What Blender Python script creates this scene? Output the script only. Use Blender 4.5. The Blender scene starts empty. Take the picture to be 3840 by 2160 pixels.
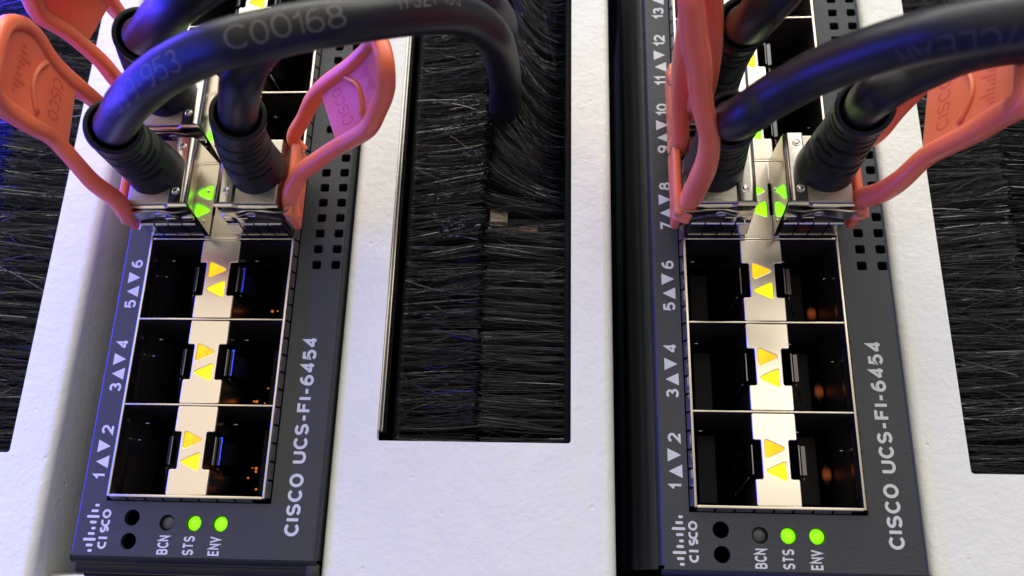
import bpy, bmesh, math, random
from mathutils import Vector, Matrix
random.seed(7)
S = 0.001                      # everything below is written in millimetres
scene = bpy.context.scene
COL = scene.collection

# ------------------------------------------------------------------ camera
cam_d = bpy.data.cameras.new('camera'); cam = bpy.data.objects.new('camera', cam_d); COL.objects.link(cam)
R = Matrix(((0.9980132, -0.0040247, 0.0628755), (0.0242616, 0.9455485, -0.3245758), (-0.0581455, 0.3254565, 0.9437676)))
cam.matrix_world = Matrix.Translation(Vector((70.62586, -11.04595, 131.2517)) * S) @ R.to_4x4()
cam_d.sensor_width = 36.0; cam_d.lens = 36.0 * 3200 / 3840
cam_d.clip_start = 0.005; cam_d.clip_end = 20
cam_d.dof.use_dof = True; cam_d.dof.focus_distance = 0.134; cam_d.dof.aperture_fstop = 24.0
scene.camera = cam

# ------------------------------------------------------------------ room light
w = bpy.data.worlds.new('World'); scene.world = w; w.use_nodes = True
nt = w.node_tree; nt.nodes.clear()
wo = nt.nodes.new('ShaderNodeOutputWorld'); bg = nt.nodes.new('ShaderNodeBackground')
tc = nt.nodes.new('ShaderNodeTexCoord'); sx = nt.nodes.new('ShaderNodeSeparateXYZ')
mr = nt.nodes.new('ShaderNodeMapRange'); mr.inputs[1].default_value = -0.5; mr.inputs[2].default_value = 0.9
cr = nt.nodes.new('ShaderNodeValToRGB')
cr.color_ramp.elements[0].color = (0.02, 0.02, 0.05, 1); cr.color_ramp.elements[1].color = (0.56, 0.52, 0.46, 1)
e_ = cr.color_ramp.elements.new(0.50); e_.color = (0.08, 0.08, 0.17, 1)
e_ = cr.color_ramp.elements.new(0.80); e_.color = (0.36, 0.35, 0.36, 1)
# the room is not one even tone: walls, racks and ceiling of differing brightness
rn = nt.nodes.new('ShaderNodeTexNoise'); rn.inputs['Scale'].default_value = 3.2; rn.inputs['Detail'].default_value = 2.0
rr_ = nt.nodes.new('ShaderNodeMapRange'); rr_.inputs[1].default_value = 0.35; rr_.inputs[2].default_value = 0.65; rr_.inputs[3].default_value = 0.6; rr_.inputs[4].default_value = 1.3
nt.links.new(tc.outputs['Generated'], rn.inputs['Vector']); nt.links.new(rn.outputs['Fac'], rr_.inputs[0])
vm = nt.nodes.new('ShaderNodeVectorMath'); vm.operation = 'SCALE'
nt.links.new(tc.outputs['Generated'], sx.inputs[0]); nt.links.new(sx.outputs['Z'], mr.inputs[0])
nt.links.new(mr.outputs[0], cr.inputs[0]); nt.links.new(cr.outputs[0], vm.inputs[0]); nt.links.new(rr_.outputs[0], vm.inputs['Scale']); nt.links.new(vm.outputs[0], bg.inputs[0]); bg.inputs[1].default_value = 1.0
nt.links.new(bg.outputs[0], wo.inputs[0])

def lamp(name, loc, target, sx_, sy_, power, col):
    d = bpy.data.lights.new(name, 'AREA'); d.shape = 'RECTANGLE'; d.size = sx_ * S; d.size_y = sy_ * S
    d.energy = power; d.color = col
    o = bpy.data.objects.new(name, d); COL.objects.link(o)
    o.location = Vector(loc) * S
    o.rotation_euler = (Vector(target) - Vector(loc)).to_track_quat('-Z', 'Y').to_euler()
    return o
lamp('ceiling_light_far', (60, 700, 520), (50, 40, 0), 1500, 700, 5.4, (1.0, 0.98, 0.90))
lamp('ceiling_light_tube', (60, 900, 260), (50, 40, 20), 1800, 70, 8.5, (1.0, 0.98, 0.88))
lamp('ceiling_light_near', (460, 215, 1000), (460, 215, 0), 760, 215, 0.85, (1.0, 0.95, 0.80))
lamp('warm_fill_left', (-430, 200, 1000), (-430, 200, 0), 620, 560, 0.70, (1.0, 0.86, 0.66))  # added warm fill, brightens the reflection in the left switch's centre strip
lamp('blue_light_left', (-112, 85, 5), (20, 45, 12), 200, 30, 0.72, (0.07, 0.04, 1.0))
lamp('blue_light_below', (110, -150, 40), (100, 40, 40), 170, 90, 0.035, (0.05, 0.03, 1.0))
lamp('blue_glint_lamp', (-115, 20, 60), (17, 20, 0), 120, 24, 0.24, (0.02, 0.06, 1.0))  # added small lamp, only for blue glints on metal edges and springs
lamp('blue_light_right', (400, 20, 30), (100, 40, 10), 150, 40, 0.06, (0.05, 0.03, 1.0))

scene.view_settings.view_transform = 'Standard'; scene.view_settings.look = 'None'
scene.view_settings.exposure = 0.12; scene.view_settings.gamma = 1

# ------------------------------------------------------------------ materials
def mat(name, base, rough=0.5, metal=0.0, bump=None, spec=0.5, coat=0.0, sss=0.0, var=0.0, stretch=None, emis=None, rough_var=0.0, core=0.0, dents=False, fade=0.62):
    m = bpy.data.materials.new(name); m.use_nodes = True
    n = m.node_tree.nodes; l = m.node_tree.links
    b = n['Principled BSDF']
    b.inputs['Base Color'].default_value = (*base, 1); b.inputs['Roughness'].default_value = rough
    b.inputs['Metallic'].default_value = metal; b.inputs['Specular IOR Level'].default_value = spec
    b.inputs['Coat Weight'].default_value = coat; b.inputs['Coat Roughness'].default_value = 0.2
    if sss:
        b.inputs['Subsurface Weight'].default_value = sss
        b.inputs['Subsurface Radius'].default_value = (0.0016, 0.0005, 0.0003); b.inputs['Subsurface Scale'].default_value = 1.0
    if emis:
        b.inputs['Emission Color'].default_value = (*emis[0], 1); b.inputs['Emission Strength'].default_value = emis[1]
    tcn = None
    def coord():
        nonlocal tcn
        if tcn is None:
            t = n.new('ShaderNodeTexCoord'); mp = n.new('ShaderNodeMapping')
            if stretch: mp.inputs['Scale'].default_value = stretch
            l.new(t.outputs['Object'], mp.inputs[0]); tcn = mp
        return tcn.outputs[0]
    if var or rough_var:
        nz = n.new('ShaderNodeTexNoise'); nz.inputs['Scale'].default_value = 160; nz.inputs['Detail'].default_value = 5
        l.new(coord(), nz.inputs['Vector'])
        if var:
            mx = n.new('ShaderNodeMix'); mx.data_type = 'RGBA'
            mx.inputs['A'].default_value = (*[c * (1 - var) for c in base], 1); mx.inputs['B'].default_value = (*[min(1, c * (1 + var)) for c in base], 1)
            l.new(nz.outputs['Fac'], mx.inputs['Factor']); l.new(mx.outputs['Result'], b.inputs['Base Color'])
        if rough_var:
            r = n.new('ShaderNodeMapRange'); r.inputs[3].default_value = rough - rough_var; r.inputs[4].default_value = rough + rough_var
            l.new(nz.outputs['Fac'], r.inputs[0]); l.new(r.outputs[0], b.inputs['Roughness'])
    if emis:
        t = n.new('ShaderNodeTexCoord'); nz = n.new('ShaderNodeTexNoise'); nz.inputs['Scale'].default_value = 420; nz.inputs['Detail'].default_value = 1
        r = n.new('ShaderNodeMapRange'); r.inputs[1].default_value = 0.3; r.inputs[2].default_value = 0.7
        r.inputs[3].default_value = emis[1] * 0.85; r.inputs[4].default_value = emis[1] * 1.2
        l.new(t.outputs['Object'], nz.inputs['Vector']); l.new(nz.outputs['Fac'], r.inputs[0])
        if core:      # a lens is brightest over its diode; also fades the painted port glow
            g = n.new('ShaderNodeVectorMath'); g.operation = 'LENGTH'; l.new(t.outputs['Object'], g.inputs[0])
            q = n.new('ShaderNodeMapRange'); q.inputs[1].default_value = 0.0; q.inputs[2].default_value = core
            q.inputs[3].default_value = emis[1] * 1.5; q.inputs[4].default_value = emis[1] * fade
            l.new(g.outputs['Value'], q.inputs[0]); l.new(q.outputs[0], b.inputs['Emission Strength'])
        else: l.new(r.outputs[0], b.inputs['Emission Strength'])
    if bump and dents:
        v = n.new('ShaderNodeTexVoronoi'); v.inputs['Scale'].default_value = 230; l.new(coord(), v.inputs['Vector'])
        dr = n.new('ShaderNodeMapRange'); dr.inputs[1].default_value = 0.0; dr.inputs[2].default_value = 0.10
        l.new(v.outputs['Distance'], dr.inputs[0])
        dp = n.new('ShaderNodeBump'); dp.inputs['Distance'].default_value = 0.0001; l.new(dr.outputs[0], dp.inputs['Height'])
    else: dp = None
    if bump:
        prev = dp
        for sc_, dist in bump:
            nz = n.new('ShaderNodeTexNoise'); nz.inputs['Scale'].default_value = sc_; nz.inputs['Detail'].default_value = 3
            l.new(coord(), nz.inputs['Vector'])
            bp = n.new('ShaderNodeBump'); bp.inputs['Strength'].default_value = 1; bp.inputs['Distance'].default_value = dist
            l.new(nz.outputs['Fac'], bp.inputs['Height'])
            if prev: l.new(prev.outputs[0], bp.inputs['Normal'])
            prev = bp
        l.new(prev.outputs[0], b.inputs['Normal'])
    return m

M = {}
M['powder'] = mat('white_powder_coat', (0.785, 0.80, 0.755), 0.36, bump=[(2600, 0.00003), (1000, 0.00009), (280, 0.00014)], var=0.05, dents=True)
M['face'] = mat('dark_grey_switch_paint', (0.025, 0.029, 0.036), 0.42, bump=[(2600, 0.00005), (900, 0.00004)], var=0.12)
M['chassis'] = mat('black_chassis_paint', (0.012, 0.014, 0.018), 0.30, bump=[(1500, 0.00003)])
M['nickel'] = mat('nickel_plate', (0.78, 0.71, 0.60), 0.24, metal=1.0, bump=[(500, 0.000012)], rough_var=0.06, stretch=(1, 0.15, 1))
M['clip'] = mat('dark_spring_steel', (0.16, 0.155, 0.16), 0.24, metal=1.0, rough_var=0.08)
M['cover'] = mat('polished_shell_cover', (0.72, 0.68, 0.60), 0.17, metal=1.0, bump=[(900, 0.000008)], rough_var=0.05)
M['steel'] = mat('stamped_steel', (0.66, 0.63, 0.60), 0.24, metal=1.0, bump=[(700, 0.00002)], rough_var=0.08)
M['cast'] = mat('cast_zinc_shell', (0.42, 0.385, 0.33), 0.36, metal=1.0, bump=[(3000, 0.00006)], rough_var=0.08)
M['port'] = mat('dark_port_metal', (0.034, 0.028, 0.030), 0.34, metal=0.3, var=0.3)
M['conn'] = mat('black_plastic_connector', (0.007, 0.007, 0.008), 0.5, spec=0.2)
M['void'] = mat('black_interior', (0.0015, 0.0015, 0.002), 0.9, spec=0.0)
M['rubber'] = mat('black_rubber_boot', (0.008, 0.008, 0.011), 0.5, spec=0.35, bump=[(2500, 0.00002)])
M['jacket'] = mat('black_cable_jacket', (0.011, 0.011, 0.013), 0.42, spec=0.40, bump=[(1800, 0.000012), (150, 0.00006)], rough_var=0.05)
M['print'] = mat('faint_grey_print', (0.11, 0.10, 0.10), 0.5)
M['print_dim'] = mat('faded_grey_print', (0.045, 0.042, 0.055), 0.5)
M['orange'] = mat('orange_silicone', (1.0, 0.215, 0.10), 0.38, sss=0.7, bump=[(1500, 0.00001)])
M['orange_dk'] = mat('orange_silicone_shaded', (0.85, 0.12, 0.06), 0.5)  # darker copy of the orange, paints the shade inside sunk marks
M['white_ink'] = mat('white_silkscreen', (0.58, 0.60, 0.62), 0.5)
M['bristle'] = mat('black_nylon_bristle', (0.004, 0.004, 0.007), 0.17, spec=0.65)
M['holder'] = mat('black_brush_holder', (0.008, 0.008, 0.010), 0.5)
M['amber'] = mat('amber_light_pipe', (0.3, 0.1, 0.0), 0.4, emis=((1.0, 0.52, 0.0), 1.15))
M['yellow'] = mat('yellow_light_pipe', (0.3, 0.2, 0.0), 0.4, emis=((1.0, 0.72, 0.0), 1.3))
M['green'] = mat('green_light_pipe', (0.1, 0.3, 0.0), 0.4, emis=((0.17, 1.0, 0.0), 2.6))
M['lime'] = mat('lime_light_pipe', (0.1, 0.3, 0.0), 0.4, emis=((0.27, 1.0, 0.0), 1.0), core=0.0013)
M['port_glow'] = mat('amber_reflected_glow', (0.01, 0.004, 0.0), 0.6, emis=((1.0, 0.20, 0.03), 0.15), core=0.0012, fade=0.0)  # self-lit colour in place of amber light reflected by port walls
M['speck'] = mat('amber_reflected_speck', (0.1, 0.03, 0.0), 0.5, emis=((1.0, 0.22, 0.02), 0.6))  # self-lit colour in place of tiny amber reflections
M['led_off'] = mat('unlit_light_pipe', (0.05, 0.055, 0.06), 0.3)
M['cream'] = mat('cream_card', (0.9, 0.80, 0.62), 0.7)
M['pink'] = mat('pink_card', (0.88, 0.50, 0.40), 0.7)

# ------------------------------------------------------------------ mesh helpers
def mesh_from(name, verts, faces, material, smooth=False, auto=None):
    me = bpy.data.meshes.new(name); me.from_pydata([(v[0] * S, v[1] * S, v[2] * S) for v in verts], [], faces)
    me.materials.append(material)
    if smooth: me.polygons.foreach_set('use_smooth', [True] * len(me.polygons))
    me.update()
    if smooth and auto:
        me.set_sharp_from_angle(angle=math.radians(auto))
    return me

def link(name, me, parent=None, loc=(0, 0, 0)):
    o = bpy.data.objects.new(name, me); COL.objects.link(o)
    if parent: o.parent = parent
    o.location = Vector(loc) * S
    return o

def empty(name, loc, label, cat, group=None):
    o = bpy.data.objects.new(name, None); COL.objects.link(o); o.location = Vector(loc) * S
    o.empty_display_size = 0.01
    o['label'] = label; o['category'] = cat
    if group: o['group'] = group
    return o

def bm_mesh(name, bm, material, smooth=True, auto=35):
    bmesh.ops.recalc_face_normals(bm, faces=bm.faces)
    for v in bm.verts: v.co *= S
    me = bpy.data.meshes.new(name); bm.to_mesh(me); bm.free(); me.materials.append(material)
    if smooth:
        me.polygons.foreach_set('use_smooth', [True] * len(me.polygons)); me.update()
        me.set_sharp_from_angle(angle=math.radians(auto))
    return me

def add_box(bm, x0, x1, y0, y1, z0, z1, bev=0.0, seg=2):
    r = bmesh.ops.create_cube(bm, size=1.0); vs = r['verts']
    for v in vs:
        v.co = Vector((x0 if v.co.x < 0 else x1, y0 if v.co.y < 0 else y1, z0 if v.co.z < 0 else z1))
    if bev:
        es = list({e for v in vs for e in v.link_edges})
        bmesh.ops.bevel(bm, geom=es, offset=bev, segments=seg, profile=0.5, affect='EDGES')
def box(name, x0, x1, y0, y1, z0, z1, m, bev=0.0, parent=None, seg=2):
    bm = bmesh.new(); add_box(bm, x0, x1, y0, y1, z0, z1, bev, seg)
    me = bm_mesh(name, bm, m)
    return link(name, me, parent) if parent is not None else me

def curve_mesh(name, splines, z, thick, m, bev=0.0, res=2):
    """closed outlines (first is the outer one, the rest are holes) filled and given thickness; top at z"""
    c = bpy.data.curves.new('tmp', 'CURVE'); c.dimensions = '2D'; c.fill_mode = 'BOTH'
    c.extrude = thick / 2 - bev; c.bevel_depth = bev; c.bevel_resolution = res; c.offset = -bev
    for pts in splines:
        s = c.splines.new('POLY'); s.points.add(len(pts) - 1)
        for p, q in zip(s.points, pts): p.co = (q[0], q[1], 0, 1)
        s.use_cyclic_u = True
    o = bpy.data.objects.new('tmp', c); COL.objects.link(o)
    dg = bpy.context.evaluated_depsgraph_get(); me0 = o.evaluated_get(dg).to_mesh()
    vs = [(v.co.x, v.co.y, v.co.z + z - thick / 2) for v in me0.vertices]; fs = [tuple(p.vertices) for p in me0.polygons]
    bpy.data.objects.remove(o); bpy.data.curves.remove(c)
    bm = bmesh.new(); bv = [bm.verts.new(v) for v in vs]
    for f in fs:
        try: bm.faces.new([bv[i] for i in f])
        except ValueError: pass
    bmesh.ops.remove_doubles(bm, verts=bm.verts, dist=1e-4)
    return bm_mesh(name, bm, m, auto=12)

def EA(cx, cy, rx, ry, a0, a1, n=None):
    n = n or max(4, int(abs(a1 - a0) / 14))
    return [(cx + rx * math.cos(math.radians(a0 + (a1 - a0) * i / n)), cy + ry * math.sin(math.radians(a0 + (a1 - a0) * i / n))) for i in range(n + 1)]
SIX = [EA(.28, .3, .28, .3, 0, 360), EA(.36, .36, .36, .66, 178, 72)]
GLYPH = {      # centre lines of plain grotesque characters: (width, strokes)
    'C': (.62, [EA(.35, .5, .35, .5, 42, 318)]), 'O': (.70, [EA(.35, .5, .35, .5, 0, 360)]), '0': (.54, [EA(.27, .5, .27, .5, 0, 360)]),
    'S': (.58, [EA(.29, .745, .27, .255, 25, 262) + EA(.29, .25, .29, .25, 82, -158)]),
    'I': (.0, [[(0, 0), (0, 1)]]), '1': (.26, [[(0, .74), (.14, .80), (.26, 1.0), (.26, 0)]]),
    'U': (.62, [[(0, 1)] + EA(.31, .31, .31, .31, 180, 360) + [(.62, 1)]]),
    'F': (.52, [[(0, 0), (0, 1), (.52, 1)], [(0, .53), (.46, .53)]]), 'E': (.52, [[(.52, 1), (0, 1), (0, 0), (.53, 0)], [(0, .52), (.47, .52)]]),
    'B': (.58, [[(0, 0), (0, 1)] + EA(.3, .76, .23, .24, 90, -90) + [(0, .52)], [(.02, .52)] + EA(.32, .26, .26, .26, 90, -90) + [(0, 0)]]),
    'N': (.58, [[(0, 0), (0, 1), (.58, 0), (.58, 1)]]), 'T': (.6, [[(0, 1), (.6, 1)], [(.3, 1), (.3, 0)]]), 'V': (.66, [[(0, 1), (.33, 0), (.66, 1)]]),
    'K': (.56, [[(0, 0), (0, 1)], [(.54, 1), (0, .4)], [(.2, .6), (.56, 0)]]), 'W': (.9, [[(0, 1), (.22, 0), (.45, 1), (.68, 0), (.9, 1)]]),
    'L': (.48, [[(0, 1), (0, 0), (.48, 0)]]), 'A': (.66, [[(0, 0), (.33, 1), (.66, 0)], [(.12, .34), (.54, .34)]]),
    'R': (.56, [[(0, 0), (0, 1)] + EA(.3, .75, .25, .25, 90, -90) + [(0, .5)], [(.3, .5), (.57, 0)]]),
    '2': (.55, [EA(.275, .715, .27, .285, 165, -35) + [(0, 0), (.56, 0)]]),
    '3': (.55, [EA(.27, .75, .24, .25, 155, -90), EA(.27, .26, .28, .26, 90, -158)]),
    '4': (.6, [[(.44, 0), (.44, 1), (0, .27)], [(-.03, .27), (.6, .27)]]),
    '5': (.55, [[(.5, 1), (.08, 1), (.03, .5)] + EA(.27, .31, .28, .31, 138, -150)]),
    '6': (.56, SIX), '9': (.56, [[(.56 - x, 1 - y) for x, y in st] for st in SIX]), '7': (.54, [[(0, 1), (.54, 1), (.2, 0)]]),
    '8': (.56, [EA(.28, .76, .23, .24, 0, 360), EA(.28, .26, .28, .26, 0, 360)]), '-': (.34, [[(0, .40), (.34, .40)]]), ' ': (.2, [])}
def ribbon(P, wd):
    """flat stroke with mitred corners"""
    P = [Vector(p) for p in P]; closed = (P[0] - P[-1]).length < 1e-6; n = len(P); L = []; Rr = []
    for i in range(n):
        a = P[i - 1] if i > 0 else (P[-2] if closed else None); b = P[i + 1] if i < n - 1 else (P[1] if closed else None)
        u = (P[i] - a).normalized() if a is not None else None; v = (b - P[i]).normalized() if b is not None else None
        if u is None: u = v
        if v is None: v = u
        N = Vector((-(u + v).y, (u + v).x))
        if N.length < 1e-6: N = Vector((-u.y, u.x))
        N.normalize(); k = max(0.35, N.dot(Vector((-u.y, u.x)))); L.append(P[i] + N * (wd / 2 / k)); Rr.append(P[i] - N * (wd / 2 / k))
    # cut long straights so that print can follow a bent surface
    vs = []; fs = []
    for i in range(n - 1):
        m_ = max(1, int((P[i + 1] - P[i]).length / 0.22))
        for q in range(m_):
            t0, t1 = q / m_, (q + 1) / m_; o = len(vs)
            vs += [L[i].lerp(L[i + 1], t0), L[i].lerp(L[i + 1], t1), Rr[i].lerp(Rr[i + 1], t1), Rr[i].lerp(Rr[i + 1], t0)]
            fs.append((o, o + 3, o + 2, o + 1))
    return [(v.x, v.y) for v in vs], fs
def text_geo(s, wd=0.17, gap=0.30, fit=None):
    """returns vertices (x, y, layer) for a line of text, cap height 1"""
    V = []; F = []; x = wd / 2
    for ch in s:
        w_, st = GLYPH[ch]
        for li, line in enumerate(st):
            if wd < 1: line = [(px_, wd / 2 + py_ * (1 - wd)) for px_, py_ in line]
            vs, fs = ribbon(line, wd); o = len(V)
            V += [(v[0] + x, v[1], li) for v in vs]; F += [tuple(i + o for i in f) for f in fs]
        x += w_ + gap
    return V, F

def text_mesh(name, s, x, y, z, height, length, m, wd=0.17, gap=0.30):
    """print read upwards (+y), letter tops towards -x, centred on x,y; height = cap height, length along y"""
    vs, fs = text_geo(s, wd, gap)
    x0 = min(v[0] for v in vs); x1 = max(v[0] for v in vs)
    kx = length / (x1 - x0) if length else height
    out = [(x - (v[1] - 0.5) * height, y + (v[0] - (x0 + x1) / 2) * kx, z + v[2] * 0.006) for v in vs]
    return mesh_from(name, out, fs, m)

def circle(cx, cy, r, n=28): return [(cx + r * math.cos(2 * math.pi * i / n), cy + r * math.sin(2 * math.pi * i / n)) for i in range(n)]
def rrect(x0, x1, y0, y1, r, n=4):
    p = []
    for cx, cy, a0 in ((x1 - r, y1 - r, 0), (x0 + r, y1 - r, 90), (x0 + r, y0 + r, 180), (x1 - r, y0 + r, 270)):
        for i in range(n + 1):
            a = math.radians(a0 + 90 * i / n); p.append((cx + r * math.cos(a), cy + r * math.sin(a)))
    return p
def rpoly(pts, r, n=4):
    """polygon with rounded corners"""
    out = []
    for i, p in enumerate(pts):
        a = Vector(pts[i - 1]); b = Vector(p); c = Vector(pts[(i + 1) % len(pts)])
        u = (a - b).normalized(); v = (c - b).normalized()
        ang = u.angle(v); d = min(r / math.tan(ang / 2), (a - b).length * 0.45, (c - b).length * 0.45)
        p0 = b + u * d; p1 = b + v * d
        for k in range(n + 1):
            t = k / n; q = p0 * (1 - t) ** 2 + b * 2 * t * (1 - t) + p1 * t * t; out.append((q.x, q.y))
    return out

def catmull(pts, n):
    P = [Vector(p) for p in pts]; P = [P[0] * 2 - P[1]] + P + [P[-1] * 2 - P[-2]]
    out = []
    for i in range(1, len(P) - 2):
        p0, p1, p2, p3 = P[i - 1:i + 3]
        for k in range(n):
            t = k / n
            out.append(0.5 * ((2 * p1) + (p2 - p0) * t + (2 * p0 - 5 * p1 + 4 * p2 - p3) * t * t + (3 * p1 - p0 - 3 * p2 + p3) * t ** 3))
    out.append(P[-2]); return out
def smooth_path(p, it=3):
    p = [v.copy() for v in p]
    for _ in range(it):
        q = [v.copy() for v in p]
        for i in range(1, len(p) - 1): q[i] = (p[i - 1] + p[i] * 2 + p[i + 1]) / 4
        p = q
    return p
def frames(path, up=(0, 0, 1)):
    fr = []; T0 = (path[1] - path[0]).normalized(); N = Vector(up) - T0 * T0.dot(Vector(up))
    if N.length < 1e-3: N = Vector((1, 0, 0)) - T0 * T0.x
    N.normalize()
    for i in range(len(path)):
        T = (path[min(i + 1, len(path) - 1)] - path[max(i - 1, 0)]).normalized()
        N = (N - T * T.dot(N)).normalized(); fr.append((T, N, T.cross(N)))
    return fr
def sweep(path, rad, n=24, fr=None, cap=True, close=False):
    """rad(i, angle) -> radius, or a (ru, rv) pair for an ellipse"""
    fr = fr or frames(path); vs = []; fs = []
    for i, p in enumerate(path):
        T, N, B = fr[i]
        for k in range(n):
            a = 2 * math.pi * k / n; r = rad(i, a)
            if isinstance(r, tuple): vs.append(p + N * (r[0] * math.cos(a)) + B * (r[1] * math.sin(a)))
            else: vs.append(p + (N * math.cos(a) + B * math.sin(a)) * r)
    m = len(path)
    for i in range(m if close else m - 1):
        j = (i + 1) % m
        for k in range(n): fs.append((i * n + k, i * n + (k + 1) % n, j * n + (k + 1) % n, j * n + k))
    if cap and not close: fs.append(tuple(range(n))[::-1]); fs.append(tuple((m - 1) * n + k for k in range(n)))
    return vs, fs
def merge(*geos):
    V = []; F = []
    for vs, fs in geos:
        o = len(V); V += [tuple(v) for v in vs]; F += [tuple(i + o for i in f) for f in fs]
    return V, F
def rel(vs, o): return [(v[0] - o[0], v[1] - o[1], v[2] - o[2]) for v in vs]

# ------------------------------------------------------------------ backdrop: the dark inside of the rack
def structure(name, me):
    o = link(name, me); o['kind'] = 'structure'; return o
structure('rack_interior', mesh_from('rack_interior', [(-160, -120, -95), (260, -120, -95), (260, 260, -95), (-160, 260, -95)], [(0, 1, 2, 3)], M['void']))

# ------------------------------------------------------------------ white panels with brush openings
def fold_strip(x, side, y0, y1, z, m, depth=24, r=1.5):
    """rounded fold at the edge of a panel then a wall running back; side=+1 faces +x"""
    prof = []
    for i in range(7):
        a = math.radians(90 - 15 * i); prof.append((x + side * (-r + r * math.cos(a)), z - r + r * math.sin(a)))
    prof.append((x, z - depth))
    vs = []; fs = []
    for px_, pz in prof: vs += [(px_, y0, pz), (px_, y1, pz)]
    for i in range(len(prof) - 1): fs.append((2 * i, 2 * i + 1, 2 * i + 3, 2 * i + 2))
    return vs, fs
def panel(name, xl, xr, hx0, hx1, hy0, label, yb=-40, yt=125, z=-2.5, foldl=True, foldr=True):
    cx = (xl + xr) / 2
    root = empty(name, (cx, 9, z), label, 'brush panel', 'white rack panels with brush openings')
    o = (cx, 9, z); r = 1.5
    a = xl + (r if foldl else 0); b = xr - (r if foldr else 0)
    sheet = curve_mesh('panel_sheet', [[(p[0] - cx, p[1] - 9) for p in ((a, yb), (b, yb), (b, yt), (a, yt))], [(p[0] - cx, p[1] - 9) for p in rrect(hx0, hx1, hy0, yt - 6, 0.5)]], 0.0, 1.4, M['powder'], 0.0)
    link('panel_sheet', sheet, root)
    if foldr: vs, fs = fold_strip(xr, 1, yb, yt, z, M['powder']); link('folded_edge', mesh_from('folded_edge', rel(vs, o), fs, M['powder'], True), root)
    if foldl: vs, fs = fold_strip(xl, -1, yb, yt, z, M['powder']); link('folded_edge', mesh_from('folded_edge', rel(vs, o), fs, M['powder'], True), root)
    return root, o

def bristles(rows, seedv):
    """rows: list of (root, tip, sag) -> thin three sided tapering rods, joined"""
    rnd = random.Random(seedv); V = []; F = []
    for p, q, bend, rad in rows:
        n = 5; pts = []
        for i in range(n + 1):
            t = i / n; v = p.lerp(q, t) + bend * (4 * t * (1 - t)); pts.append(v)
        T = (q - p).normalized(); N = T.cross(Vector((0, 0, 1))).normalized(); B = T.cross(N)
        o = len(V); a0 = rnd.random() * 2
        for i, v in enumerate(pts):
            for k in range(3):
                a = a0 + 2 * math.pi * k / 3; V.append(tuple(v + (N * math.cos(a) + B * math.sin(a)) * rad))
        for i in range(n):
            for k in range(3): F.append((o + i * 3 + k, o + i * 3 + (k + 1) % 3, o + i * 3 + 3 + (k + 1) % 3, o + i * 3 + 3 + k))
    return V, F

def brush_rows(x0, x1, y0, y1, n, z0, z1, jit, seedv, tipfn=None, rad=0.068, stray=0.08, zj=1.3):
    rnd = random.Random(seedv); rows = []
    for i in range(n):
        # tufts: clumped start points
        y = y0 + (y1 - y0) * rnd.random(); tuft = round(y / 1.5) * 1.5
        y = y * 0.45 + (tuft + rnd.gauss(0, 0.25)) * 0.55
        z = z0 + (z1 - z0) * rnd.random()
        p = Vector((x0, y, z - 3.0 * rnd.random() ** 0.5)); d = rnd.gauss(0, jit)
        q = Vector((x1 + rnd.gauss(0, 0.35), y + d + math.sin(tuft * 1.7) * 0.9 + math.sin(tuft * 0.6) * 0.5, z + 0.3 + rnd.gauss(0, zj) + 0.7 * zj * math.sin(tuft * 2.3 + seedv)))
        b = Vector((0, rnd.gauss(0, 0.25), rnd.gauss(0, 0.2)))
        if rnd.random() < stray:
            q.y += rnd.choice((-1, 1)) * rnd.uniform(2, 7); q.z += rnd.uniform(0, 1.4); q.x -= (x1 - x0) * rnd.uniform(0, 0.35); b *= 3
        if tipfn:
            r = tipfn(p, q, b, rnd)
            if r is None: continue
            p, q, b = r
        rows.append((p, q, b, rad * rnd.uniform(0.75, 1.2)))
    return rows

def centre_left(p, q, b, rnd):
    return p, q, b
def centre_right(p, q, b, rnd):
    y = p.y
    if y > 50.0:
        k = min(1.0, (y - 50.0) / 6)
        if y < 76:
            q.y = q.y + 5.0 * k + 2.0; q.x += (4.2 if y > 64 or rnd.random() < 0.35 else 1.2) * k; b = b + Vector((0, -2.4 * k, 0.4)); q.z += 1.2 * k
        else:
            q.y += 7.5; q.x += 3.6; b = b + Vector((0, -3.0, 0.3))
        q.z += 0.8
    elif y > 46.6:
        if rnd.random() < 0.75: return None
        q.y -= 1.5
    return p, q, b

PZ = -2.5
cp, co = panel('brush_panel', 33.7, 78.3, 40.9, 71.5, 9.4, 'white textured panel with black brush slot between the two switches, cables entering its brush')
# steel edging seen along the left wall of the slot
link('steel_edging', box('steel_edging', 40.93 - co[0], 41.25 - co[0], 11.0 - co[1], 108, -3.6, -0.05, M['steel'], 0.1), cp)
link('steel_edging', box('steel_edging', 41.3 - co[0], 41.55 - co[0], 11.0 - co[1], 108, -3.9, -0.9, M['steel'], 0.1), cp)
for x0, x1 in ((41.6, 43.4), (70.2, 71.4)):
    link('brush_holder', box('brush_holder', x0 - co[0], x1 - co[0], 9.6 - co[1], 108, -14, -8.8, M['holder'], 0.2), cp)
rows = brush_rows(43.2, 56.1, 9.6, 112, 4600, PZ - 7.5, PZ - 1.8, 0.6, 11, centre_left)
V, F = bristles(rows, 1); o_ = link('bristles', mesh_from('bristles', rel(V, co), F, M['bristle'], True), cp); o_['kind'] = 'stuff'
rows = brush_rows(70.4, 57.0, 9.6, 112, 5000, PZ - 8.0, PZ - 2.6, 0.5, 12, centre_right, stray=0.03, zj=0.8)
V, F = bristles(rows, 2); o_ = link('bristles', mesh_from('bristles', rel(V, co), F, M['bristle'], True), cp); o_['kind'] = 'stuff'

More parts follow.
